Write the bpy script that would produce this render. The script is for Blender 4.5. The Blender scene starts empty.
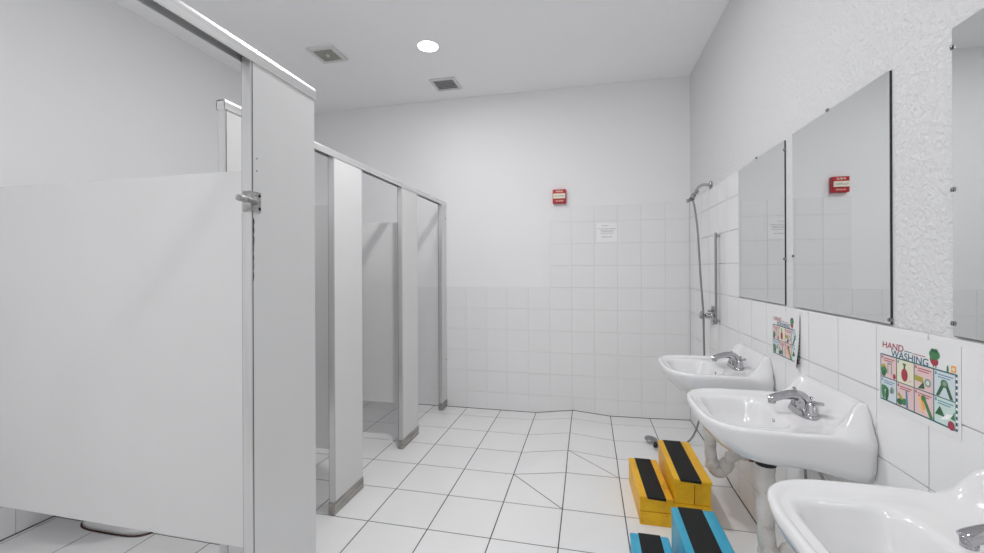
import bpy, bmesh, math, random
from mathutils import Vector, Matrix
random.seed(7)
PI = math.pi
col = bpy.context.scene.collection
sc = bpy.context.scene

# ------------------------------------------------------------------ materials
def rgb(h):
    v = [int(h[i:i+2], 16)/255 for i in (0, 2, 4)]
    return [c/12.92 if c <= .04045 else ((c+.055)/1.055)**2.4 for c in v] + [1]
def new_mat(name, color, rough=.5, metal=0., spec=.5, coat=0.):
    m = bpy.data.materials.new(name); m.use_nodes = True
    b = m.node_tree.nodes['Principled BSDF']
    b.inputs['Base Color'].default_value = color if not isinstance(color, str) else rgb(color)
    b.inputs['Roughness'].default_value = rough
    b.inputs['Metallic'].default_value = metal
    b.inputs['Specular IOR Level'].default_value = spec
    b.inputs['Coat Weight'].default_value = coat
    b.inputs['Coat Roughness'].default_value = .08
    return m
def nd(m, t, **kw):
    n = m.node_tree.nodes.new(t)
    for k, v in kw.items(): setattr(n, k, v)
    return n
def noise(m, scale, detail=3., rough=.5, dist=0., vec=None):
    tc = nd(m, 'ShaderNodeTexCoord'); n = nd(m, 'ShaderNodeTexNoise')
    n.inputs['Scale'].default_value = scale; n.inputs['Detail'].default_value = detail
    n.inputs['Roughness'].default_value = rough; n.inputs['Distortion'].default_value = dist
    src = tc.outputs['Object']
    if vec:
        mp = nd(m, 'ShaderNodeMapping'); mp.inputs['Scale'].default_value = vec
        m.node_tree.links.new(src, mp.inputs['Vector']); src = mp.outputs['Vector']
    m.node_tree.links.new(src, n.inputs['Vector'])
    return n
def ramp(m, src, stops):
    r = nd(m, 'ShaderNodeValToRGB')
    e = r.color_ramp.elements
    while len(e) < len(stops): e.new(.5)
    for i, (p, c) in enumerate(stops):
        e[i].position = p; e[i].color = rgb(c) if isinstance(c, str) else (c, c, c, 1)
    m.node_tree.links.new(src, r.inputs['Fac'])
    return r
def bump(m, src, strength, dist):
    b = nd(m, 'ShaderNodeBump'); b.inputs['Strength'].default_value = strength
    b.inputs['Distance'].default_value = dist
    m.node_tree.links.new(src, b.inputs['Height'])
    m.node_tree.links.new(b.outputs['Normal'], m.node_tree.nodes['Principled BSDF'].inputs['Normal'])
def colour(m, out):
    m.node_tree.links.new(out, m.node_tree.nodes['Principled BSDF'].inputs['Base Color'])
def mottled(name, stops, scale, rough=.5, detail=4., bmp=None, vec=None, **kw):
    m = new_mat(name, stops[0][1], rough, **kw)
    n = noise(m, scale, detail, .55, 0., vec)
    colour(m, ramp(m, n.outputs['Fac'], stops).outputs['Color'])
    if bmp: bump(m, n.outputs['Fac'], *bmp)
    return m

CEIL = mottled('ceiling_paint', [(.3, 'f3f3f4'), (.7, 'f5f5f6')], 1.2, .85)
PAINT = mottled('smooth_wall_paint', [(.3, 'e7e7e8'), (.7, 'e9e9ea')], 1.5, .7, bmp=(.06, .002))
PLAST = new_mat('textured_plaster', 'dadadb', .6)
_n = noise(PLAST, 62, 4, .6, .5); _r = ramp(PLAST, _n.outputs['Fac'], [(.40, 0.), (.62, 1.)])
bump(PLAST, _r.outputs['Color'], .75, .0028)
WTILE = new_mat('white_wall_tile', 'e5e5e6', .16, spec=.45)
_n = noise(WTILE, 3.5, 2); bump(WTILE, _n.outputs['Fac'], .05, .01)
WGROUT = new_mat('wall_grout', 'e0e0df', .9)
RGROUT = mottled('aged_wall_grout', [(.35, 'a9a7a3'), (.65, 'cfcecb')], 6, .9)
FTILE = mottled('white_floor_tile', [(.3, 'e2e2e2'), (.7, 'e6e6e6')], 2.2, .2, spec=.4)
FGROUT = mottled('dark_floor_grout', [(.35, '3f3b36'), (.65, '5d5852')], 9, .9)
LAM = mottled('light_grey_laminate', [(.3, 'd2d2d2'), (.7, 'd5d5d5')], 3, .32, vec=(1, 1, .3))
ALU = mottled('aluminium_channel', [(.3, 'c6c6c6'), (.7, 'd4d4d4')], 30, .3, metal=.55, vec=(1, 1, .05))
RAIL = mottled('brushed_aluminium_rail', [(.35, 'c9c9c9'), (.65, 'e2e2e2')], 40, .33, metal=.6, vec=(1, .04, 1))
LATCH = mottled('cast_zinc', [(.4, '8f8f8d'), (.65, 'b9b9b7')], 40, .45, metal=.4)
STEEL = mottled('brushed_steel_shoe', [(.35, '8e8b87'), (.65, 'b5b2ae')], 60, .38, metal=.85, vec=(1, .1, 1))
DARK = new_mat('dark_gap', '1c1b1a', .8)
RUST = mottled('chipped_dark_edge', [(.4, '2a2624'), (.6, '6a625c')], 60, .9)
CHROME = new_mat('chrome', 'b9b9bc', .07, metal=1.)
CHROMED = new_mat('dull_chrome', '9c9c9e', .25, metal=1.)
HOSE = new_mat('braided_metal_hose', '9a9a9b', .35, metal=.8)
PORC = new_mat('white_porcelain', 'dfdfe0', .12, spec=.5, coat=.5)
PIPE = mottled('stained_pipe_wrap', [(.3, 'a39a90'), (.45, 'cdc8c3'), (.7, 'dcd9d5')], 13, .7, detail=5, bmp=(.5, .006))
BLACK = new_mat('black_rubber', '121212', .6)
BROWN = mottled('rusty_nut', [(.4, '2e1812'), (.6, '5c3a30')], 50, .7)
TAPE = mottled('black_grip_tape', [(.45, '0d0d0d'), (.75, '2b2b2b')], 400, .85, bmp=(.5, .001))
def worn(name, a, b, c):
    m = new_mat(name, a, .42)
    n = noise(m, 9, 6, .65, 0, (1, .35, 1))
    colour(m, ramp(m, n.outputs['Fac'], [(.27, c), (.36, b), (.55, a), (.85, b)]).outputs['Color'])
    bump(m, n.outputs['Fac'], .25, .003)
    return m
YEL = worn('worn_yellow_paint', 'f0b910', 'dfa50a', '8f6a10')
BLUE = worn('worn_blue_paint', '2f9cc0', '48aecb', '1f7fa6')
MIRROR = new_mat('mirror_silver', 'e6e8e8', .012, metal=1.)
MBACK = new_mat('mirror_dark_edge', '2a2a2b', .5)
RED = new_mat('red_enamel', 'b0121d', .35)
CREAM = new_mat('ivory_label', 'e9e2cf', .5)
PAPER = new_mat('white_paper', 'ebebeb', .7)
SHEET = new_mat('laminated_sheet', 'e4e4e4', .22)
INK = new_mat('grey_ink', '505055', .8)
GRILLE = mottled('beige_grille', [(.4, 'a3a29b'), (.6, 'bcbbb4')], 90, .7)
VFRAME = new_mat('white_vent_frame', 'd6d6d4', .5)
VDARK = new_mat('grey_louvre', 'c4c4c6', .55)
VHOLE = new_mat('duct_shadow', '909092', .9)
LAMP = bpy.data.materials.new('lamp_glow'); LAMP.use_nodes = True
_b = LAMP.node_tree.nodes['Principled BSDF']
_b.inputs['Emission Color'].default_value = (1, 1, 1, 1); _b.inputs['Emission Strength'].default_value = 12
pal = {k: new_mat('print_'+k, v, .4) for k, v in dict(
    pink='dfc2c2', cream='dfdcc4', ice='ccd6dc', mint='c8dcd6', teal='23606b', navy='2f6076', red='a33449',
    green='40804e', dgreen='2a6340', olive='a9a23c', grey='8f9c94', orange='f2a13a', peach='eebd86', white='f2f2f2',
    blue='5b8aa6').items()}

# ------------------------------------------------------------------ builders
LOC = {}
class MB:
    def __init__(s): s.v = []; s.f = []; s.mi = []; s.sm = []
    def face(s, idx, mi=0, smooth=False): s.f.append(tuple(idx)); s.mi.append(mi); s.sm.append(smooth)
    def add(s, pts):
        k = len(s.v); s.v += [tuple(p) for p in pts]; return k
    def poly(s, pts, mi=0):
        k = s.add(pts); s.face(range(k, k+len(pts)), mi)
    def box(s, x0, x1, y0, y1, z0, z1, mi=0):
        k = s.add([(x, y, z) for x in (x0, x1) for y in (y0, y1) for z in (z0, z1)])
        for q in ((0,1,3,2), (4,6,7,5), (0,4,5,1), (2,3,7,6), (0,2,6,4), (1,5,7,3)): s.face([k+i for i in q], mi)
    def prism(s, pts, d, mi=0):          # polygon pts extruded by vector d
        n = len(pts); d = Vector(d)
        k = s.add(pts); s.add([Vector(p)+d for p in pts])
        s.face(range(k, k+n), mi); s.face(range(k+2*n-1, k+n-1, -1), mi)
        for i in range(n):
            j = (i+1) % n; s.face((k+i, k+n+i, k+n+j, k+j), mi)
    def loft(s, rings, mi=0, smooth=True, caps=(True, True)):
        n = len(rings[0]); k = s.add([p for r in rings for p in r])
        for a in range(len(rings)-1):
            for i in range(n):
                j = (i+1) % n
                s.face((k+a*n+i, k+a*n+j, k+(a+1)*n+j, k+(a+1)*n+i), mi, smooth)
        if caps[0]: s.face([k+i for i in range(n)][::-1], mi, False)
        if caps[1]: s.face([k+(len(rings)-1)*n+i for i in range(n)], mi, False)
    def tube(s, path, r, mi=0, seg=14, squash=1., caps=(True, True)):
        P = [Vector(p) for p in path]; R = r if isinstance(r, (list, tuple)) else [r]*len(P)
        t0 = (P[1]-P[0]).normalized()
        up = Vector((0, 0, 1)) if abs(t0.z) < .9 else Vector((0, 1, 0))
        nrm = t0.cross(up).normalized(); rings = []
        for i, p in enumerate(P):
            a = P[max(i-1, 0)]; b = P[min(i+1, len(P)-1)]
            t = (b-a).normalized()
            nrm = (nrm - t*nrm.dot(t)).normalized(); bi = t.cross(nrm)
            rings.append([p + (nrm*math.cos(q) + bi*math.sin(q)*squash)*R[i] for q in [2*PI*h/seg for h in range(seg)]])
        s.loft(rings, mi, True, caps)
    def cyl(s, a, b, r, mi=0, seg=20, r2=None): s.tube([a, b], [r, r if r2 is None else r2], mi, seg)
    def lathe(s, c, prof, axis=(0, 0, 1), mi=0, seg=28):   # prof: (radius, height along axis)
        c = Vector(c); ax = Vector(axis).normalized()
        u = ax.cross(Vector((0, 0, 1)) if abs(ax.z) < .9 else Vector((1, 0, 0))).normalized(); w = ax.cross(u)
        s.loft([[c + ax*h + (u*math.cos(q)+w*math.sin(q))*r for q in [2*PI*k/seg for k in range(seg)]] for r, h in prof], mi)
    def build(s, name, mats, parent=None, bevel=0., seg=2, weld=False):
        o_ = Vector(LOC.get(parent.name, (0, 0, 0))) if parent else Vector()
        me = bpy.data.meshes.new(name)
        me.from_pydata([tuple(Vector(p)-o_) for p in s.v], [], s.f)
        for m in (mats if isinstance(mats, (list, tuple)) else [mats]): me.materials.append(m)
        for p, a, b in zip(me.polygons, s.mi, s.sm): p.material_index = a; p.use_smooth = b
        b_ = bmesh.new(); b_.from_mesh(me)
        if weld: bmesh.ops.remove_doubles(b_, verts=b_.verts, dist=1e-5)
        bmesh.ops.recalc_face_normals(b_, faces=b_.faces); b_.to_mesh(me); b_.free()
        me.update()
        o = bpy.data.objects.new(name, me); col.objects.link(o)
        if parent:
            o.parent = parent; LOC[o.name] = tuple(o_)
        if bevel:
            md = o.modifiers.new('bevel', 'BEVEL'); md.width = bevel; md.segments = seg; md.limit_method = 'ANGLE'
            md.angle_limit = math.radians(40); md.harden_normals = False
        return o
def empty(name, loc):
    o = bpy.data.objects.new(name, None); o.location = loc; o.empty_display_size = .05
    col.objects.link(o); LOC[o.name] = tuple(loc); return o
def tag(o, label, cat, group=None):
    o['label'] = label; o['category'] = cat
    if group: o['group'] = group
    return o
def struct(o): o['kind'] = 'structure'; return o
def smooth_path(pts, n=8):
    P = [Vector(p) for p in pts]; out = []
    for i in range(len(P)-1):
        a = P[max(i-1, 0)]; b = P[i]; c = P[i+1]; d = P[min(i+2, len(P)-1)]
        for k in range(n):
            t = k/n
            out.append(.5*((2*b)+(c-a)*t+(2*a-5*b+4*c-d)*t*t+(3*b-a-3*c+d)*t**3))
    out.append(P[-1]); return out
def text_mesh(txt, width, height, origin, ux, uz, nrm, lift, mat, name, parent, bold=0.):
    cu = bpy.data.curves.new('lettering', 'FONT'); cu.body = txt; cu.size = 1; cu.offset = bold
    t = bpy.data.objects.new('lettering', cu); col.objects.link(t)
    dg = bpy.context.evaluated_depsgraph_get(); me = bpy.data.meshes.new_from_object(t.evaluated_get(dg))
    col.objects.unlink(t); bpy.data.objects.remove(t)
    xs = [v.co.x for v in me.vertices]; ys = [v.co.y for v in me.vertices]
    x0, x1, y0, y1 = min(xs), max(xs), min(ys), max(ys)
    o_ = Vector(LOC.get(parent.name, (0, 0, 0))); O = Vector(origin)+Vector(nrm)*lift-o_
    for v in me.vertices:
        v.co = O + Vector(ux)*((v.co.x-x0)/(x1-x0)*width) + Vector(uz)*((v.co.y-y0)/(y1-y0)*height)
    me.materials.clear(); me.materials.append(mat)
    o = bpy.data.objects.new(name, me); col.objects.link(o); o.parent = parent; LOC[o.name] = tuple(o_)
    return o

# ------------------------------------------------------------------ room
XL, XR, YB, YF, ZC = -1.693, 1.997, .2, -5.4, 2.995
PW = .006                      # tile build-up in front of the plaster
def tile_field(mb, fn, us, vs, g, th, mt, mg):
    """fn(u, v, d) -> point, d = distance out of the tile face. Tiles stand proud of their grout."""
    for i in range(len(us)-1):
        for j in range(len(vs)-1):
            a, b, c, d = us[i], us[i+1], vs[j], vs[j+1]
            h = g/2; e = .0012
            k = mb.add([fn(a+h, c+h, -th), fn(b-h, c+h, -th), fn(b-h, d-h, -th), fn(a+h, d-h, -th),
                        fn(a+h+e, c+h+e, 0), fn(b-h-e, c+h+e, 0), fn(b-h-e, d-h-e, 0), fn(a+h+e, d-h-e, 0)])
            mb.face((k+4, k+5, k+6, k+7), mt)
            for p in range(4):
                q = (p+1) % 4; mb.face((k+p, k+q, k+4+q, k+4+p), mt)
    mb.poly([fn(us[0], vs[0], -th*.45), fn(us[-1], vs[0], -th*.45), fn(us[-1], vs[-1], -th*.45), fn(us[0], vs[-1], -th*.45)], mg)
rows_low = [-.01, .165, .365, .565, .765, .965, 1.165]
rows_up = [1.165, 1.365, 1.565, 1.765, 1.905]
xs_all = [XL] + [-1.6+.2*k for k in range(18)] + [XR]
# back wall
m = MB(); m.box(XL-.1, XR+.1, YB+PW, YB+.12, -.1, ZC+.05, 0)
f = lambda u, v, d: (u, YB-d, v)
tile_field(m, f, xs_all, rows_low, .0022, PW, 1, 2)
tile_field(m, f, [.8, 1., 1.2, 1.4, 1.6, 1.8, XR], rows_up, .0022, PW, 1, 2)
struct(m.build('wall_back', [PAINT, WTILE, WGROUT]))
# right wall
m = MB(); m.box(XR+PW, XR+.12, YF-.1, YB+.1, -.1, ZC+.05, 0)
f = lambda u, v, d: (XR-d, u, v)
ys = [YF] + [.011-.2*k for k in range(27, -1, -1)] + [YB]
ys = [y for y in ys if y >= YF]
tile_field(m, f, ys, rows_low, .0028, PW, 1, 2)
tile_field(m, f, [-1.0] + [.011-.2*k for k in range(4, -1, -1)] + [YB], rows_up, .0022, PW, 1, 2)
struct(m.build('wall_right', [PLAST, WTILE, RGROUT]))
# left wall
m = MB(); m.box(XL-.12, XL-PW, YF-.1, YB+.1, -.1, ZC+.05, 0)
f = lambda u, v, d: (XL+d, u, v)
tile_field(m, f, [YF] + [.043-.2*k for k in range(27, -1, -1)] + [YB], rows_low, .0028, PW, 1, 2)
struct(m.build('wall_left', [PAINT, WTILE, RGROUT]))
m = MB(); m.box(XL-.1, XR+.1, YF-.12, YB+.12, ZC, ZC+.1); struct(m.build('ceiling', CEIL))
m = MB(); m.box(XL-.1, XR+.1, YF-.12, YF, -.1, ZC+.05); struct(m.build('wall_front', PAINT))
# floor: 33 cm tiles, heaved towards the shower corner, with two diagonal cuts
T = 1/3
XI = list(range(-6, 7)); YJ = list(range(-1, 17))
zed = {(2, -1): .0, (3, -1): .045, (4, -1): .016, (5, -1): .02, (6, -1): .03,
       (2, 0): .003, (3, 0): .043, (4, 0): .016, (5, 0): .022, (6, 0): .03,
       (3, 1): .044, (4, 1): .011, (5, 1): .022, (6, 1): .028,
       (3, 2): .047, (4, 2): .017, (5, 2): .018, (6, 2): .02,
       (3, 3): .018}
ysh = {(3, 3): -.942, (4, 3): -.905, (5, 3): -.885, (6, 3): -.875}
def FV(i, j):
    x = min(max(i*T, XL), XR); y = YB if j == -1 else max(-j*T, YF)
    if i == 6: x = XR
    if i == -6: x = XL
    return Vector((x, ysh.get((i, j), y), zed.get((i, j), 0.)))
m = MB()
def inset_poly(pts, gx):
    c = sum(pts, Vector())/len(pts); out = []
    n = len(pts)
    for k in range(n):                       # offset both edges meeting at the corner by half the grout
        p = pts[k]; a = (pts[k-1]-p); b = (pts[(k+1) % n]-p)
        a2 = Vector((a.x, a.y, 0)).normalized(); b2 = Vector((b.x, b.y, 0)).normalized()
        s_ = max(abs(a2.x*b2.y-a2.y*b2.x), .25)
        out.append(p + (a.normalized()+b.normalized())*(gx/s_))
    return out
for i in range(-6, 6):
    for j in range(-1, 16):
        q = [FV(i, j), FV(i+1, j), FV(i+1, j+1), FV(i, j+1)]
        warped = abs((q[0].z+q[2].z)-(q[1].z+q[3].z)) > 1e-4
        cut = (i, j) in ((2, 3), (3, 2))
        tris = [(0, 1, 2), (0, 2, 3)] if (cut or (i, j) == (3, 3)) else [(0, 1, 3), (1, 2, 3)]
        for t in (tris if (warped or cut) else [(0, 1, 2, 3)]): m.poly([q[a]-Vector((0, 0, .0015)) for a in t], 1)
        if cut: tiles = [([q[a] for a in t], [(0, 1, 2)]) for t in tris]
        else: tiles = [(q, tris if warped else [(0, 1, 2, 3)])]
        for t, fs in tiles:
            up = inset_poly(t, .0030)
            n = len(up); k = m.add(up + [p-Vector((0, 0, .004)) for p in up])
            for ff in fs: m.face([k+a for a in ff], 0)
            for a in range(n):
                b = (a+1) % n; m.face((k+a, k+b, k+n+b, k+n+a), 0)
for i in range(-6, 6):
    m.prism([FV(i, -1)+Vector((0, .004, -.004)), FV(i+1, -1)+Vector((0, .004, -.004)), FV(i+1, -1)+Vector((0, .004, .004)), FV(i, -1)+Vector((0, .004, .004))], (0, -.0055, 0), 1)
for j in range(-1, 16):
    for i, sg in ((-6, 1), (6, -1)):
        a_, b_ = FV(i, j), FV(i, j+1)
        m.prism([a_+Vector((-sg*.004, 0, -.004)), b_+Vector((-sg*.004, 0, -.004)), b_+Vector((-sg*.004, 0, .005)), a_+Vector((-sg*.004, 0, .005))], (sg*.006, 0, 0), 1)
m.box(XL-.1, XR+.1, YF-.1, YB+.1, -.12, -.02, 1)
struct(m.build('floor', [FTILE, FGROUT]))

# ------------------------------------------------------------------ toilet partitions
def pilaster(parent, xf, y0, y1, ztop, z0=0., shoe=True, strip=True, lab=None):
    th = .032
    m = MB(); m.box(xf-th+.001, xf, y0+.0075 if strip else y0, y1, z0+.004, ztop, 0)
    if strip: m.box(xf-th-.0028, xf-.0004, y0+.002, y0+.01, z0+.004, ztop, 1)
    p = m.build('pilaster', [LAM, DARK], parent, .0012)
    if strip:
        e = MB(); e.box(xf-th+.0015, xf+.0008, y0-.001, y0+.0035, z0+.004, ztop)
        e.build('edge_strip', ALU, p)
    if shoe:
        s_ = MB(); s_.box(xf-th-.004, xf+.004, y0-.005, y1+.003, z0+.0005, z0+.07)
        s_.build('floor_shoe', STEEL, p, .003)
    return p
def rail(parent, xf, y0, y1, z0, z1, d):
    m = MB()
    # closed extrusion profile: lower channel, a step, and a rounded upper lip
    t = .0035
    pr = [(xf-d, z0), (xf-d+t, z0), (xf-d+t, z1-.006), (xf-t, z1-.006), (xf-t, z0), (xf, z0), (xf, z1-.010), (xf-.004, z1), (xf-d+.004, z1), (xf-d, z1-.010)]
    m.prism([(x, y0, z) for x, z in pr], (0, y1-y0, 0))
    m.box(xf-d+.0005, xf-.0005, y0, y0+.003, z0+.001, z1-.002); m.box(xf-d+.0005, xf-.0005, y1-.003, y1, z0+.001, z1-.002)
    return m.build('head_rail', RAIL, parent)
def divider(parent, x0, x1, y0, z0, z1):
    m = MB(); m.box(x0, x1, y0, y0+.025, z0, z1)
    d = m.build('divider_panel', LAM, parent, .0015)
    return d
# near compartment
near = tag(empty('toilet_partition', (.18, -2.5, 0)),
           'tall light grey toilet partition nearest the camera, with a slide latch', 'toilet partition')
XN = .183
P0 = pilaster(near, XN, -2.651, -2.357, 1.962, shoe=True)
P9 = pilaster(near, XN, -3.85, -3.60, 1.962, shoe=True)
rail(near, XN+.003, -3.86, -2.350, 1.949, 1.991, .040)
nd_ = divider(near, XL+.002, XN-.034, -2.425, .338, 1.692)
# brackets tying the divider to the pilaster
for z in (.55, 1.45):
    m = MB(); m.box(XN-.062, XN-.032, -2.3995, -2.396, z, z+.06); m.box(XN-.0335, XN-.031, -2.3995, -2.375, z, z+.06)
    m.build('bracket', CHROMED, nd_)
# slide latch, chipped edge and screw holes on the pilaster
m = MB(); zc = 1.536
m.box(XN+.0005, XN+.005, -2.655, -2.617, zc-.029, zc+.031)
m.box(XN-.026, XN+.0048, -2.6565, -2.6528, zc-.029, zc+.031)
m.box(XN+.004, XN+.012, -2.652, -2.640, zc-.012, zc+.013)
lt = m.build('slide_latch', LATCH, P0, .002)
m = MB(); m.tube([(XN+.012, -2.642, zc-.002), (XN+.012, -2.668, zc), (XN+.012, -2.684, zc+.001)], [.0075, .0075, .0075]); m.tube([(XN+.012, -2.684, zc+.001), (XN+.012, -2.711, zc+.002)], [.0095, .009])
m.build('latch_bolt', LATCH, lt)
for dz in (-.019, .02):
    m = MB(); m.lathe((XN+.005, -2.624, zc+dz), [(.0001, .002), (.0042, .0015), (.0045, 0)], (1, 0, 0)); m.build('screw', DARK, lt)
m = MB(); ych = -2.6455
pts = []; rnd = random.Random(3)
for k in range(26):
    z = 1.49-k*.0075; w = .002+.0045*abs(math.sin(k*.9))*(1 if k < 12 else .45)+rnd.random()*.001
    pts.append((w, z))
for k in range(25):
    (w0, z0), (w1, z1) = pts[k], pts[k+1]
    m.prism([(XN-.002, ych-.002, z0), (XN-.002, ych+w0, z0), (XN-.002, ych+w1, z1), (XN-.002, ych-.002, z1)], (.0026, 0, 0))
m.build('chipped_edge', RUST, P0)
for z in (1.667, 1.630):
    m = MB(); m.lathe((XN, -2.629, z), [(.0028, -.002), (.0028, .0006), (.0001, .0006)], (1, 0, 0), seg=10); m.build('screw_hole', VHOLE, P0)
# far row
XFR = -.205
far = tag(empty('toilet_partition', (XFR, -1.1, 0)),
          'light grey row of doorless narrow toilet stalls running to the back wall, steel shoes at the floor', 'toilet partition')
pilaster(far, XFR, -2.358, -2.235, 1.962)
pilaster(far, XFR, -1.660, -1.366, 1.962)
pilaster(far, XFR, -.802, -.506, 1.962)
P3 = pilaster(far, XFR, .067, .199, 1.962)
rail(far, XFR+.003, -2.361, .1995, 1.950, 1.989, .040)
divider(far, XL+.002, XFR-.034, -1.532, .295, 1.712)
divider(far, XL+.002, XFR-.034, -.672, .295, 1.705)
for z in (1.83, .46):
    m = MB(); m.lathe((XFR, .178, z), [(.0055, 0), (.0055, .003), (.0001, .004)], (1, 0, 0), seg=12); m.build('wall_bolt', RUST, P3)

# ------------------------------------------------------------------ toilet seen under the near divider
def ell(cx, cy, z, a, b, n=32, e=2.2):
    out = []
    for k in range(n):
        q = 2*PI*k/n; c, s_ = math.cos(q), math.sin(q)
        out.append((cx+a*math.copysign(abs(c)**(2/e), c), cy+b*math.copysign(abs(s_)**(2/e), s_), z))
    return out
tl = tag(empty('toilet', (-1.4, -1.93, 0)), 'white floor-standing toilet behind the near divider panel, its foot showing below', 'toilet')
ty = -1.925
m = MB()
m.loft([ell(-1.25, ty, .001, .232, .128, 32, 4), ell(-1.25, ty, .03, .228, .124, 32, 4), ell(-1.27, ty, .10, .21, .10), ell(-1.25, ty, .20, .21, .105),
        ell(-1.20, ty, .30, .25, .15), ell(-1.18, ty, .385, .27, .182), ell(-1.18, ty, .40, .262, .176), ell(-1.18, ty, .395, .20, .125),
        ell(-1.18, ty, .30, .15, .10), ell(-1.2, ty, .22, .07, .06)])
m.build('bowl', PORC, tl)
m = MB(); m.loft([ell(-1.25, ty, .0003, .237, .133, 32, 4), ell(-1.25, ty, .006, .237, .133, 32, 4)]); m.build('base_seal', BROWN, tl)
m = MB(); m.loft([ell(-1.18, ty, .402, .27, .185), ell(-1.18, ty, .425, .27, .185), ell(-1.18, ty, .432, .262, .178)]); m.build('seat', PORC, tl)
m = MB(); m.box(XL+.012, XL+.205, ty-.21, ty+.21, .40, .74); m.build('tank', PORC, tl, .02, 4)
m = MB(); m.box(XL+.008, XL+.212, ty-.217, ty+.217, .742, .775); lid = m.build('tank_lid', PORC, tl, .01, 3)
m = MB(); m.tube([(XL+.205, ty-.15, .69), (XL+.225, ty-.15, .69)], .009); m.tube([(XL+.225, ty-.16, .69), (XL+.228, ty-.09, .685)], .006); m.build('flush_lever', CHROME, tl)

# ------------------------------------------------------------------ sinks
def sstep(a, b, x):
    t = min(max((x-a)/(b-a), 0), 1); return t*t*(3-2*t)
def outline(cx, a_f, a_b, b, n_f, n_b, N=96):
    """local plan: lx = distance from the wall, ly along the wall; front superellipse, squarer back"""
    out = []
    for k in range(N):
        q = 2*PI*k/N; c, s_ = math.cos(q), math.sin(q)
        n = n_f if c > 0 else n_b; a = a_f if c > 0 else a_b
        r = (abs(c)**n + abs(s_)**n)**(-1/n)
        out.append((cx+a*r*c, b*r*s_))
    return out
def make_sink(cy, zr, label, fy=0.):
    root = tag(empty('sink', (XR, cy, 0)), label, 'sink', 'wall-hung white sinks')
    W = lambda lx, ly, z: (XR-lx, cy+ly, z+zr)
    W0 = W
    CX = .235
    def backlift(lx, ly):                     # backsplash height above the rim plane
        return .089*sstep(.082, .014, lx)
    rings = []
    def ring(pl, zf): rings.append([W(x, y, zf(x, y)) for x, y in pl])
    # outer skirt, bottom to top
    z0 = 0
    ring(outline(.20, .06, .08, .07, 2.2, 3), lambda x, y: -.156)
    ring(outline(.20, .11, .14, .13, 2.5, 5), lambda x, y: -.148)
    ring(outline(.205, .160, .2058, .195, 2.7, 14), lambda x, y: -.128-.020*sstep(.2, .03, x))
    ring(outline(.212, .195, .2128, .232, 2.9, 18), lambda x, y: -.106-.034*sstep(.24, .02, x))
    ring(outline(.22, .217, .2208, .2465, 3.1, 20), lambda x, y: -.074-.030*sstep(.24, .02, x))
    ring(outline(.23, .230, .2308, .2515, 3.2, 22), lambda x, y: -.040)
    ring(outline(CX, .232, CX+.0008, .2535, 3.3, 22), lambda x, y: -.018)
    def narrow(pl, w, wx=None):               # pull the back corners in along the backsplash shoulders
        o = []
        for x, y in pl:
            t = sstep(.115, .008, x)
            o.append((x, y*(1-t) + max(-w, min(w, y))*t))
        return o
    ring(narrow(outline(CX, .232, CX+.0008, .2525, 3.4, 18), .232), lambda x, y: -.008+.30*backlift(x, y))
    ring(narrow(outline(CX, .230, CX+.0008, .2495, 3.4, 18), .205), lambda x, y: -.002+.70*backlift(x, y))
    ring(narrow(outline(CX, .226, CX-.001, .245, 3.4, 18), .187), lambda x, y: .001+.98*backlift(x, y))
    ring(narrow(outline(CX+.001, .221, CX-.009, .239, 3.4, 14), .176), lambda x, y: .0015+1.0*backlift(x-.008, y))
    # inner concave sweep down to the deck, rounded into the side shoulders
    cr = lambda x, y, k: k*sstep(.13, .20, abs(y))*sstep(.15, .03, x)
    ring(narrow(outline(CX+.002, .214, CX-.020, .231, 3.4, 10), .168), lambda x, y: -.001+.089*.80*sstep(.09, .018, x)+cr(x, y, .012))
    ring(narrow(outline(CX+.004, .208, CX-.036, .222, 3.4, 7), .162), lambda x, y: -.005+.089*.42*sstep(.10, .030, x)+cr(x, y, .022))
    ring(narrow(outline(CX+.010, .196, CX-.052, .208, 3.6, 5.5), .165), lambda x, y: -.008+.089*.14*sstep(.12, .05, x)+cr(x, y, .014))
    ring(outline(.258, .170, .165, .190, 4., 4.5), lambda x, y: -.009)
    ring(outline(.290, .133, .118, .176, 4.6, 4.2), lambda x, y: -.010)
    # bowl
    ring(outline(.294, .121, .110, .167, 4.6, 4.0), lambda x, y: -.014)
    ring(outline(.294, .114, .105, .161, 4.4, 3.8), lambda x, y: -.026)
    ring(outline(.290, .104, .096, .150, 4.0, 3.4), lambda x, y: -.060)
    ring(outline(.282, .088, .084, .132, 3.4, 3.0), lambda x, y: -.100)
    ring(outline(.270, .064, .066, .098, 2.6, 2.6), lambda x, y: -.128)
    ring(outline(.252, .034, .040, .050, 2, 2), lambda x, y: -.136)
    ring(outline(.240, .021, .021, .021, 2, 2), lambda x, y: -.138)
    m = MB(); m.loft(rings)
    basin = m.build('basin', PORC, root)
    m = MB(); m.lathe(W(.240, 0, -.1395), [(.0215, 0), (.0215, .004), (.017, .005), (.015, .002), (.0001, .002)]); m.build('drain', CHROME, basin)
    m = MB(); m.lathe(W(.1885, 0, -.040), [(.009, -.003), (.009, .003), (.0062, .004), (.006, .001), (.0001, .001)], (-.85, 0, .35)); m.build('overflow_ring', CHROMED, basin)
    # faucet: centre-set with two lever handles and a low arched spout
    fx, zb = .096, -.0105
    W = lambda lx, ly, z: (XR-lx, cy+ly+fy, z+zr)
    m = MB()
    def base_ring(a, b, z): return [W(fx+a*math.copysign(abs(math.cos(q))**(2/2.6), math.cos(q)), b*math.copysign(abs(math.sin(q))**(2/2.6), math.sin(q)), z) for q in [2*PI*k/40 for k in range(40)]]
    m.loft([base_ring(.031, .080, zb), base_ring(.031, .080, zb+.006), base_ring(.026, .074, zb+.016), base_ring(.021, .067, zb+.020)])
    fb = m.build('faucet_base', CHROME, root)
    m = MB()
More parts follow.
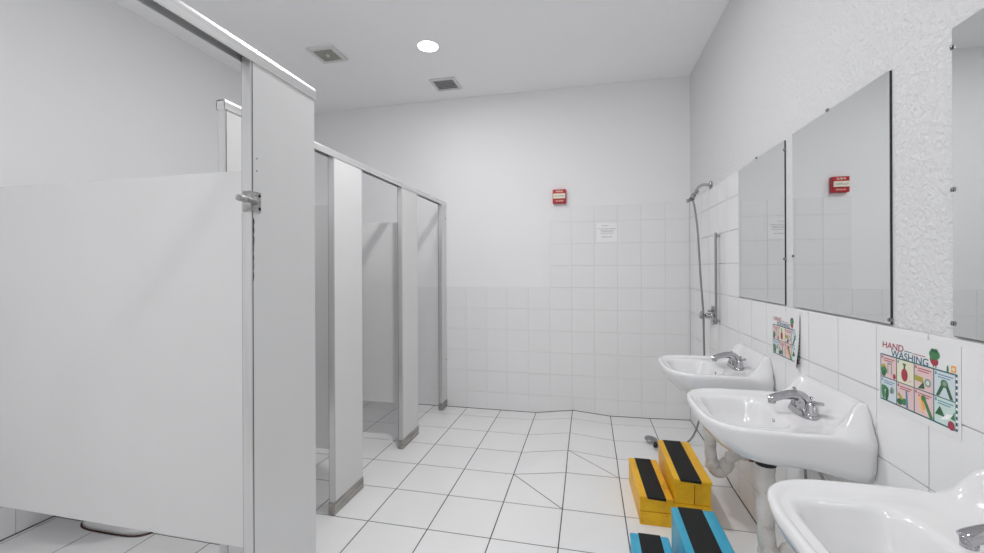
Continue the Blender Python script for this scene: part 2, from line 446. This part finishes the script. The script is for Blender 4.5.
    sp = smooth_path([(fx-.004, 0, zb+.015), (fx-.002, 0, zb+.048), (fx+.020, 0, zb+.066), (fx+.058, 0, zb+.064), (fx+.095, 0, zb+.052), (fx+.108, 0, zb+.044)], 6)
    n = len(sp)
    m.tube([W(*p) for p in sp], [.026-.0115*min(1, k/(n*.62)) for k in range(n)], seg=18)
    m.lathe(W(fx+.101, 0, zb+.046), [(.0005, .004), (.0125, .003), (.0125, -.014), (.010, -.0145), (.009, -.010), (.0005, -.010)], (0, 0, 1))
    m.build('spout', CHROME, fb)
    m = MB(); m.cyl(W(fx-.026, 0, zb+.012), W(fx-.026, 0, zb+.055), .0022); m.lathe(W(fx-.026, 0, zb+.055), [(.0022, 0), (.0055, .002), (.0055, .007), (.0005, .009)]); m.build('lift_rod', CHROME, fb)
    for s_ in (-1, 1):
        m = MB()
        m.lathe(W(fx-.002, s_*.052, zb+.015), [(.0225, 0), (.0225, .004), (.019, .012), (.0155, .026), (.014, .036), (.010, .041), (.0005, .042)])
        h0 = Vector((fx-.002, s_*.052, zb+.05))
        m.tube([W(*(h0+Vector(d))) for d in ((0, 0, 0), (-.004, s_*.012, .009), (-.008, s_*.030, .011), (-.012, s_*.048, .016))],
               [.009, .0075, .006, .0062], seg=12)
        m.build('handle', CHROME, fb)
    # drain tail and padded trap
    W = W0
    m = MB()
    m.tube([W(.218, 0, -.150), W(.218, 0, -.20)], .020)
    tr = m.build('drain_tail', CHROMED, root)
    m = MB()
    path = smooth_path([W(.218, 0, -.195), W(.218, 0, -.30), W(.217, 0, -.47), W(.200, 0, -.548), W(.165, 0, -.560), W(.138, 0, -.520), W(.110, 0, -.476), W(.06, 0, -.462), W(.004, 0, -.462)], 6)
    m.tube(path, [.030+.0035*math.sin(i*1.3)*math.cos(i*.37)+(.005 if 14 < i < 32 else 0) for i in range(len(path))], seg=18)
    m.build('pipe_wrap', PIPE, tr)
    m = MB(); m.tube([W(.218, 0, -.180), W(.218, 0, -.206)], .034); m.build('black_band', BLACK, tr)
    m = MB(); m.tube([W(.016, 0, -.462), W(.034, 0, -.462)], .036); m.build('wall_nut', BROWN, tr)
    # supply stops, hoses and wall bracket under the bowl
    for s_ in (-1, 1):
        m = MB()
        m.tube([W(.004, s_*.11, -.36), W(.045, s_*.11, -.36)], .009); m.lathe(W(.045, s_*.11, -.36), [(.014, 0), (.014, .018), (.0005, .02)], (-1, 0, 0))
        m.tube([W(*p) for p in smooth_path([(.04, s_*.11, -.35), (.045, s_*.10, -.28), (.07, s_*.06, -.2), (fx, s_*.052, -.12)], 6)], .005)
        m.build('supply_line', HOSE, root)
    return root
SINKS = [(-1.243, .818, 'white wall-hung sink farthest from the camera, next to the shower'),
         (-1.962, .818, 'white wall-hung sink in the middle, between the far and nearest sinks'),
         (-2.764, .818, 'white wall-hung sink nearest the camera, cut off by the bottom right corner', -.016)]
for a in SINKS: make_sink(*a)

# ------------------------------------------------------------------ mirrors
def mirror(y0, y1, z0, z1, label, clips):
    c = tag(empty('mirror', (XR, (y0+y1)/2, z0)), label, 'mirror', 'frameless mirrors above the sinks')
    xf = XR-.0005
    m = MB(); m.box(xf+.001, XR+PW-.0005, y0+.0005, y1-.0005, z0+.0005, z1-.0005); m.build('backing', MBACK, c)
    m = MB(); m.box(xf-.001, xf+.0008, y0+.0015, y1, z0+.002, z1); m.build('glass', MIRROR, c)
    for y, z in clips:
        m = MB(); m.box(xf-.003, xf+.004, y-.0055, y+.0055, z-.0055, z+.0055); m.lathe((xf-.004, y, z), [(.004, 0), (.004, .001), (.0005, .0018)], (-1, 0, 0), seg=12)
        m.build('clip', CHROMED, c, .0015)
    return c
mirror(-1.585, -1.005, 1.169, 1.902, 'frameless mirror farthest from the camera, reflecting the paper notice',
       [(-1.268, 1.905), (-1.585, 1.86), (-1.583, 1.375)])
mirror(-2.252, -1.662, 1.169, 1.905, 'frameless mirror above the middle sink, reflecting the red fire alarm box',
       [(-1.93, 1.908), (-1.664, 1.385), (-2.25, 1.183)])
mirror(-3.07, -2.467, 1.169, 1.905, 'frameless mirror nearest the camera, cut off by the right edge of the picture',
       [(-2.469, 1.86), (-2.469, 1.52), (-2.468, 1.20)])

# ------------------------------------------------------------------ posters
def poster(y0, z0, label, sc_=1., curl=0.):
    X0 = XR-.0006
    c = tag(empty('poster', (XR, y0, z0)), label, 'poster', 'hand washing posters under the mirrors')
    Wd, Hd = .285*sc_, .222
    Pt = lambda a, b, d=0.: (X0-.0008-d, y0-a*sc_, z0+b)
    m = MB()
    if curl:
        n = 10
        rows = []
        for i in range(n+1):
            a = .285*i/n; bb = []
            for j in range(5):
                b = Hd*j/4; k = max(0, a/.285-.8)/.2; kk = max(0, 1-b/(Hd*.6))
                bb.append(Pt(a, b, curl*k*k*(.3+kk)))
            rows.append(bb)
        for i in range(n):
            for j in range(4):
                m.prism([rows[i][j], rows[i+1][j], rows[i+1][j+1], rows[i][j+1]], (.0004, 0, 0))
    else: m.box(X0-.0008, X0, y0-Wd, y0, z0, z0+Hd)
    m.build('sheet', SHEET, c)
    names = list(pal); mats = [pal[k] for k in names]; ix = {k: i for i, k in enumerate(names)}
    def prn():
        return MB()
    lvl = [0]
    def shp(mb, pts, colr, d): mb.poly([Pt(a, b, .0003+d) for a, b in pts], ix[colr])
    def rect(mb, a0, a1, b0, b1, colr, d): shp(mb, [(a0, b0), (a1, b0), (a1, b1), (a0, b1)], colr, d)
    def disc(mb, a, b, ra, rb, colr, d, rot=0., n=18):
        shp(mb, [(a+ra*math.cos(q)*math.cos(rot)-rb*math.sin(q)*math.sin(rot), b+ra*math.cos(q)*math.sin(rot)+rb*math.sin(q)*math.cos(rot)) for q in [2*PI*k/n for k in range(n)]], colr, d)
    g0a, g0b, cw, ch = .010, .021, .0655, .0655
    m = prn()
    rect(m, g0a-.0025, g0a+4*cw+.004, g0b-.003, g0b+2*ch+.002, 'teal', 0)
    for k in range(9): rect(m, g0a+4*cw-.001, g0a+4*cw+.004, g0b+.004+k*.0145, g0b+.010+k*.0145, 'white', .0001)
    m.build('panel_border', mats, c)
    bgs = [['ice', 'pink', 'pink', 'mint'], ['pink', 'cream', 'pink', 'ice']]
    for r in range(2):
        for q in range(4):
            a = g0a+q*cw; b = g0b+r*ch; m = prn()
            rect(m, a+.001, a+cw-.002, b+.001, b+ch-.0015, bgs[r][q], .0002)
            tc = 'red' if bgs[r][q] == 'pink' else 'blue'
            if (r, q) != (1, 1):
                for k in range(2): rect(m, a+.012, a+cw-.008-.008*k, b+ch-.011-.006*k, b+ch-.0085-.006*k, tc, .0003)
            disc(m, a+.006, b+ch-.008, .0028, .0042, tc, .0003)
            def R(a0, a1, b0, b1, cc, d=.0004): rect(m, a+a0, a+a1, b+b0, b+b1, cc, d)
            def D(aa, bb, ra, rb, cc, d=.0005, rot=0.): disc(m, a+aa, b+bb, ra, rb, cc, d, rot)
            def S(pts, cc, d=.0004): shp(m, [(a+x, b+y) for x, y in pts], cc, d)
            if (r, q) == (1, 0):
                D(.012, .030, .010, .008, 'olive'); D(.014, .020, .013, .010, 'green', .0006); D(.012, .010, .009, .008, 'dgreen', .0007)
                R(.028, .046, .012, .046, 'grey'); R(.032, .042, .010, .040, 'pink', .0005); D(.056, .010, .006, .008, 'red')
            elif (r, q) == (1, 1):
                D(.030, .025, .012, .018, 'red'); R(.027, .033, .042, .052, 'dgreen', .0006); D(.030, .054, .007, .003, 'green', .0007); D(.050, .012, .009, .003, 'pink', .0006, .4)
            elif (r, q) == (1, 2):
                S([(.002, .022), (.030, .020), (.030, .034), (.002, .036)], 'olive'); S([(.012, .002), (.036, .006), (.032, .024)], 'dgreen', .0006)
                D(.046, .024, .011, .011, 'grey', .0005); D(.046, .024, .006, .006, 'mint', .0006)
            elif (r, q) == (1, 3):
                S([(.006, .002), (.016, .002), (.034, .034), (.026, .040)], 'dgreen'); S([(.048, .002), (.058, .002), (.040, .040), (.032, .036)], 'dgreen'); D(.032, .036, .011, .010, 'green', .0006); D(.033, .036, .006, .006, 'grey', .0007)
            elif (r, q) == (0, 0):
                D(.010, .022, .007, .022, 'green', .0005, .1); D(.026, .018, .007, .020, 'dgreen', .0006, -.15); D(.018, .036, .009, .006, 'green', .0007); D(.047, .034, .008, .010, 'grey'); D(.043, .030, .004, .006, 'green', .0006)
            elif (r, q) == (0, 1):
                S([(.002, .030), (.008, .038), (.030, .018), (.026, .010)], 'olive'); D(.012, .012, .011, .009, 'dgreen', .0005); D(.030, .016, .012, .009, 'green', .0006, .5); S([(.036, .002), (.044, .002), (.040, .050), (.034, .048)], 'blue', .0007)
            elif (r, q) == (0, 2):
                S([(.012, .046), (.022, .048), (.034, .008), (.026, .004)], 'peach'); S([(.020, .050), (.026, .052), (.038, .020), (.032, .016)], 'orange', .0005); S([(.028, .046), (.040, .044), (.064, .002), (.052, .001)], 'green', .0006); D(.032, .046, .008, .008, 'green', .0007)
            else:
                S([(.003, .020), (.034, .020), (.018, .044)], 'dgreen'); S([(.018, .010), (.044, .018), (.058, .034), (.040, .030)], 'white', .0005); S([(.050, .022), (.062, .020), (.061, .042)], 'green'); D(.052, .006, .010, .011, 'red', .0007)
            m.build('picture_panel', mats, c)
    text_mesh('HAND', .084*sc_, .0185, Pt(.017, .173), (0, -1, 0), (0, -.06, 1), (-1, 0, 0), .0004, pal['red'], 'lettering', c, .012)
    text_mesh('WASHING', .136*sc_, .0200, Pt(.052, .1525), (0, -1, 0), (0, -.06, 1), (-1, 0, 0), .0004, pal['navy'], 'lettering', c, .012)
    m = prn(); rect(m, .105, .132, .1765, .1785, 'navy', 0); m.build('heading_bar', mats, c)
    m = prn(); rect(m, .135, .178, .1755, .1775, 'red', 0); m.build('heading_bar', mats, c)
    m = prn()
    D_ = lambda *a, **k: disc(m, *a, **k)
    disc(m, .208, .170, .012, .010, 'red', .0002); disc(m, .208, .188, .017, .013, 'green', .0003); disc(m, .203, .198, .006, .005, 'dgreen', .0004); disc(m, .213, .198, .006, .005, 'dgreen', .0004)
    shp(m, [(.196, .166), (.192, .178), (.196, .179), (.201, .170)], 'green', .0001); rect(m, .203, .206, .156, .163, 'dgreen', .0001); rect(m, .211, .214, .156, .163, 'dgreen', .0001)
    m.build('cartoon_figure', mats, c)
    m = prn(); disc(m, .248, .160, .003, .010, 'green', .0002); m.build('small_picture', mats, c)
    m = prn(); rect(m, .258, .272, .156, .172, 'orange', .0002); disc(m, .265, .164, .004, .005, 'cream', .0003)
    m.build('small_picture', mats, c)
poster(-2.203, .926, 'large hand washing poster above the gap between the middle and nearest sinks')
poster(-1.455, .918, 'hand washing poster with curling lower corner, between the far and middle sinks', .95, .014)

# ------------------------------------------------------------------ notice and fire alarm on the back wall
nt = tag(empty('paper_notice', (1.306, YB, 1.58)), 'small white paper notice with lines of typing, taped to the back wall tiles', 'notice')
m = MB(); m.box(1.222, 1.398, YB-.0012, YB+.0008, 1.578, 1.746); m.build('sheet', PAPER, nt)
for txt, x0, w, z in (('Dear Parents', 1.266, .056, 1.718), ('Please remember to always help', 1.238, .146, 1.690), ('children to wash hands and', 1.258, .108, 1.677),
                      ('turn off the water after use', 1.258, .108, 1.664), ('keep this area clean', 1.258, .108, 1.648), ('THANK YOU', 1.262, .092, 1.616)):
    text_mesh(txt, w, .0085, (x0, YB-.0012, z), (1, 0, 0), (0, 0, 1), (0, -1, 0), .0004, INK, 'lettering', nt)
fa = tag(empty('fire_alarm_box', (.889, YB, 1.93)), 'red fire alarm pull station with an ivory handle, on the back wall above the tiles', 'fire alarm')
yb = YB+PW
m = MB(); m.box(.832, .952, yb-.045, yb, 1.934, 2.060); bd = m.build('housing', RED, fa, .006, 3)
m = MB(); m.box(.838, .946, yb-.058, yb-.043, 1.975, 2.020); hd = m.build('pull_handle', CREAM, fa, .004, 3)
text_mesh('PULL DOWN', .085, .014, (.849, yb-.058, 1.990), (1, 0, 0), (0, 0, 1), (0, -1, 0), .0005, INK, 'lettering', hd)
text_mesh('FIRE', .062, .015, (.862, yb-.045, 2.033), (1, 0, 0), (0, 0, 1), (0, -1, 0), .0006, CREAM, 'lettering', bd, .01)
text_mesh('ALARM', .066, .012, (.860, yb-.045, 1.949), (1, 0, 0), (0, 0, 1), (0, -1, 0), .0006, CREAM, 'lettering', bd, .01)

# ------------------------------------------------------------------ ceiling fittings
lt_ = tag(empty('ceiling_light', (-.008, -.76, ZC)), 'round recessed ceiling light, lit, beside the small louvred vent', 'ceiling light')
def downlight(root, x, y, r):
    m = MB(); m.lathe((x, y, ZC-.0005), [(r+.007, 0), (r+.006, -.002), (r+.001, -.003), (r, -.002), (r, .002)], (0, 0, 1), seg=40); m.build('trim_ring', VFRAME, root)
    m = MB(); m.lathe((x, y, ZC-.004), [(r, .0015), (r, 0), (.0005, -.001)], (0, 0, 1), seg=40); return m.build('lens', LAMP, root)
downlight(lt_, -.008, -.76, .073)
fill_lights = [(.5, -1.7), (.2, -4.6), (1.1, -3.8), (-.3, -3.8), (-.3, -5.0)]  # unseen downlights added to even out the room light
for i, (x, y) in enumerate(fill_lights):
    r = tag(empty('ceiling_light', (x, y, ZC)), 'added round recessed ceiling light, unseen, put in to even out the room light', 'ceiling light', 'added fill lights out of view')
    downlight(r, x, y, .078)
v = tag(empty('exhaust_fan_cover', (-.79, -.83, ZC)), 'square beige exhaust fan cover with centre knob, on the ceiling above the stalls', 'ceiling vent')
m = MB()
x0, x1, y0, y1 = -.905, -.687, -.945, -.724; i_ = .033
for a in ((x0, x1, y0, y0+i_), (x0, x1, y1-i_, y1), (x0, x0+i_, y0+i_, y1-i_), (x1-i_, x1, y0+i_, y1-i_)): m.box(*a, ZC-.016, ZC)
m.build('frame', VFRAME, v, .003)
m = MB(); m.box(x0+i_-.001, x1-i_+.001, y0+i_-.001, y1-i_+.001, ZC-.012, ZC-.001)
gr = m.build('grille', GRILLE, v)
m = MB()
for k in range(14):
    a = x0+i_+.003+k*(x1-x0-2*i_-.01)/13; m.box(a, a+.004, y0+i_, y1-i_, ZC-.0155, ZC-.0125)
m.build('mesh_bars', GRILLE, gr)
m = MB(); m.lathe(((x0+x1)/2, (y0+y1)/2, ZC-.012), [(.017, 0), (.017, -.006), (.0005, -.009)]); m.build('knob', VFRAME, gr)
v = tag(empty('air_vent', (-.09, -.12, ZC)), 'small square louvred air vent on the ceiling close to the back wall', 'ceiling vent')
x0, x1, y0, y1 = -.205, .03, -.245, -.008; i_ = .026
m = MB()
for a in ((x0, x1, y0, y0+i_), (x0, x1, y1-i_, y1), (x0, x0+i_, y0+i_, y1-i_), (x1-i_, x1, y0+i_, y1-i_)): m.box(*a, ZC-.012, ZC)
m.build('frame', VFRAME, v, .002)
m = MB(); m.box(x0+i_-.001, x1-i_+.001, y0+i_-.001, y1-i_+.001, ZC-.003, ZC-.0005); m.build('duct_opening', VHOLE, v)
m = MB()
for k in range(7):
    y = y0+i_+.006+k*.0265
    m.prism([(x0+i_, y, ZC-.011), (x0+i_, y+.020, ZC-.005), (x0+i_, y+.020, ZC-.0035), (x0+i_, y, ZC-.0095)], (x1-x0-2*i_, 0, 0))
m.build('louvre', VDARK, v)

# ------------------------------------------------------------------ shower set
ya, za = -.435, 1.928
s_ = tag(empty('shower_fixture', (XR, ya, za)), 'bent chrome shower arm with a hose holder, high on the tiled wall by the corner', 'shower arm')
m = MB(); m.lathe((XR-.0005, ya, za), [(.029, 0), (.027, .006), (.016, .011), (.0115, .013)], (-1, 0, 0)); m.build('flange', CHROME, s_)
m = MB(); ap = smooth_path([(XR-.006, ya, za), (XR-.045, ya, za+.003), (XR-.078, ya, za-.012), (XR-.105, ya, za-.055), (XR-.118, ya, za-.078)], 6)
m.tube(ap, .0105); m.build('arm', CHROME, s_)
m = MB(); m.tube([(XR-.108, ya, za-.062), (XR-.126, ya, za-.094)], .0165); m.tube([(XR-.088, ya, za-.036), (XR-.10, ya, za-.055)], .0145)
m.tube([(XR-.112, ya, za-.092), (XR-.150, ya, za-.106), (XR-.158, ya, za-.108)], [.012, .012, .015]); m.build('hose_holder', CHROMED, s_)
vx = XR; yv, zv = -.500, 1.005
s_ = tag(empty('shower_valve', (XR, yv, zv)), 'chrome shower mixing valve with round knob, beside the vertical metal bar', 'shower valve')
m = MB(); m.lathe((vx-.0005, yv, zv), [(.044, 0), (.042, .005), (.022, .010), (.018, .022), (.018, .052), (.0005, .054)], (-1, 0, 0))
m.box(vx-.014, vx-.002, yv-.016, yv+.016, zv-.062, zv+.068); m.build('body', CHROME, s_, .003)
m = MB(); m.lathe((vx-.05, yv+.0, zv+.0), [(.008, 0), (.008, .018), (.026, .022), (.028, .032), (.022, .040), (.0005, .042)], (-1, .25, .1)); m.build('knob', CHROME, s_)
m = MB(); m.tube([(vx-.01, yv-.03, zv+.04), (vx-.045, yv-.03, zv+.035)], .009); m.build('diverter', CHROMED, s_)
s_ = tag(empty('wall_bar', (XR, -.64, .96)), 'vertical dull metal bar fixed to the tiles beside the shower valve', 'wall bar')
m = MB(); m.box(XR-.030, XR-.018, -.652, -.628, .962, 1.572); m.build('bar', CHROMED, s_, .004)
for z in (.985, 1.55):
    m = MB(); m.tube([(XR-.0005, -.640, z), (XR-.022, -.640, z)], .010); m.build('mount', CHROME, s_)
hs = tag(empty('hand_shower', (1.62, -.24, .03)), 'hand shower on a long metal hose, its head lying on the floor behind yellow steps', 'hand shower')
# hose from the arm's holder past the valve to the floor
m = MB()
hp = smooth_path([(XR-.120, ya, za-.100), (XR-.108, ya-.003, za-.15), (XR-.088, ya-.006, 1.60), (XR-.072, ya-.012, 1.28), (XR-.060, ya-.020, 1.07), (XR-.056, ya-.02, 1.0),
                  (XR-.054, ya-.02, .85), (XR-.050, ya-.010, .60), (XR-.050, -.36, .30), (XR-.075, -.30, .12), (XR-.125, -.305, .042), (XR-.20, -.395, .040), (XR-.28, -.455, .040), (XR-.34, -.475, .044)], 8)
m.tube(hp, .0072, seg=10); m.build('hose', HOSE, hs)
m = MB(); m.tube([(XR-.335, -.474, .046), (XR-.375, -.462, .052)], [.011, .014]); hh = m.build('handle', CHROMED, hs)
m = MB(); m.tube([(XR-.372, -.463, .052), (XR-.392, -.456, .053)], [.019, .019]); m.build('black_cap', BLACK, hh)
m = MB(); m.lathe((XR-.395, -.345, .050), [(.0005, .014), (.020, .012), (.044, .006), (.047, 0), (.044, -.005), (.0005, -.006)], (.1, -.1, 1)); m.tube([(XR-.395, -.345, .054), (XR-.345, -.40, .050), (XR-.30, -.44, .048)], [.012, .010, .010]); m.build('shower_head', CHROMED, hh)

# ------------------------------------------------------------------ step stools
def step_stool(x0, y1, mat, label, nm_low, hx=.185, dxl=.165, r=.0):
    L = .50; xl0, xl1 = x0, x0+dxl+(.001 if not r else 0); xh0, xh1 = x0+hx, x0+hx+.182
    c = tag(empty('step_stool', (x0+.17, y1-L/2, 0)), label, 'step stool', 'painted wooden step stools')
    yf = y1-L
    def step(xa, xb, ya, yb_, ztop, name, mid, t0, t1, bv):
        m = MB(); g = .0015
        # boards: sides, front boards with a gap, back; nail heads
        m.box(xa+.004, xa+.020, ya+.006, yb_-.004, .001, ztop*.52, 0); m.box(xa+.004, xa+.020, ya+.006, yb_-.004, ztop*.52+.003, ztop-.021, 0)
        m.box(xb-.020, xb-.004, ya+.006, yb_-.004, .001, ztop-.021, 0)
        m.box(xa+.003, xb-.003, yb_-.02, yb_-.003, .001, ztop-.021, 0)
        if mid: # upper board split in two, lower board full width
            xm = xa+(xb-xa)*.55
            m.box(xa+.006, xm-g, ya+.004, ya+.022, .125, ztop-.020, 0); m.box(xm+g, xb-.005, ya+.004, ya+.022, .125, ztop-.020, 0)
            m.box(xa-.014, xb-.004, ya-.002, ya+.020, .001, .122, 0)
        else:
            m.box(xa+.003, xb-.003, ya+.002, ya+.020, .072, ztop-.020, 0); m.box(xa+.002, xb-.003, ya, ya+.02, .001, .069, 0)
        for (a, b) in ((.016, .058), (.016, .02), (xb-xa-.03, .058)):
            m.lathe((xa+a, ya-.0002 if not mid else ya-.0022, b), [(.0022, 0), (.0022, .0006), (.0003, .0007)], (0, -1, 0), 1, 8)
        k_ = .034 if (mat is YEL and not mid) else 0
        def shear(mb): mb.v = [(x+(yb_-y)*k_, y, z) for x, y, z in mb.v]
        shear(m); body = m.build(name, [mat, DARK], c, .0025)
        m = MB(); m.box(xa, xb, ya-.004, yb_, ztop-.020, ztop); shear(m); m.build('tread', mat, body, bv, 4)
        m = MB(); ta, tb = xa+(xb-xa)*t0, xa+(xb-xa)*t1
        m.box(ta, tb, ya-.006, yb_-.002, ztop+.0002, ztop+.0022)
        m.prism([(ta, ya-.0062, ztop+.002), (tb, ya-.0062, ztop+.002), (tb, ya-.0068, ztop-.012), (ta+.004, ya-.0068, ztop-.008)], (0, .002, 0))
        shear(m); m.build('grip_tape', TAPE, body)
        return body
    step(xl0, xl1, yf+.0, y1-.045, .148, 'low_step', False, .22, .78, .003 if not r else r)
    step(xh0, xh1, yf+.012, y1+.02, .25, 'high_step', True, .16, .72, .003 if not r else r)
    return c
step_stool(1.386, -.885, YEL, 'worn yellow wooden two-tread step stool with black grip strips, behind the blue one', 0)
step_stool(1.322, -1.665, BLUE, 'worn blue wooden two-tread step stool with black grip strips, cut off by the bottom edge', 0, r=.008)

# ------------------------------------------------------------------ lights
def area(x, y, p, size=.5):
    L = bpy.data.lights.new('downlight', 'AREA'); L.shape = 'DISK'; L.size = size; L.energy = p; L.color = (1, 1, 1)
    o = bpy.data.objects.new('downlight', L); o.location = (x, y, ZC-.012); col.objects.link(o); return o
KP = 1.0
area(-.008, -.76, 3.0, .15)
for k_, (x, y) in enumerate(fill_lights): area(x, y, 17. if k_ == 0 else 5.6, .15)  # fill lamps under the added, unseen fixtures
w = bpy.data.worlds.new('world'); sc.world = w; w.use_nodes = True
w.node_tree.nodes['Background'].inputs['Color'].default_value = (.97, .98, 1, 1); w.node_tree.nodes['Background'].inputs['Strength'].default_value = .58

# ------------------------------------------------------------------ camera
cd = bpy.data.cameras.new('camera'); cam = bpy.data.objects.new('camera', cd); col.objects.link(cam)
cd.sensor_width = 36; cd.lens = 36*419.326/984; cd.shift_y = -(276.5-269.397)/984; cd.clip_start = .02
cam.matrix_world = Matrix.Translation((1.14486, -3.69119, 1.33395)) @ Matrix.Rotation(math.radians(12.9129), 4, 'Z') @ Matrix.Rotation(PI/2, 4, 'X') @ Matrix.Rotation(math.radians(-.2411), 4, 'Z')
sc.camera = cam
vs = sc.view_settings; vs.view_transform = 'Standard'; vs.look = 'None'; vs.gamma = 1; vs.use_curve_mapping = False; vs.exposure = .40
sc.cycles.max_bounces = 32; sc.cycles.diffuse_bounces = 28; sc.cycles.glossy_bounces = 8
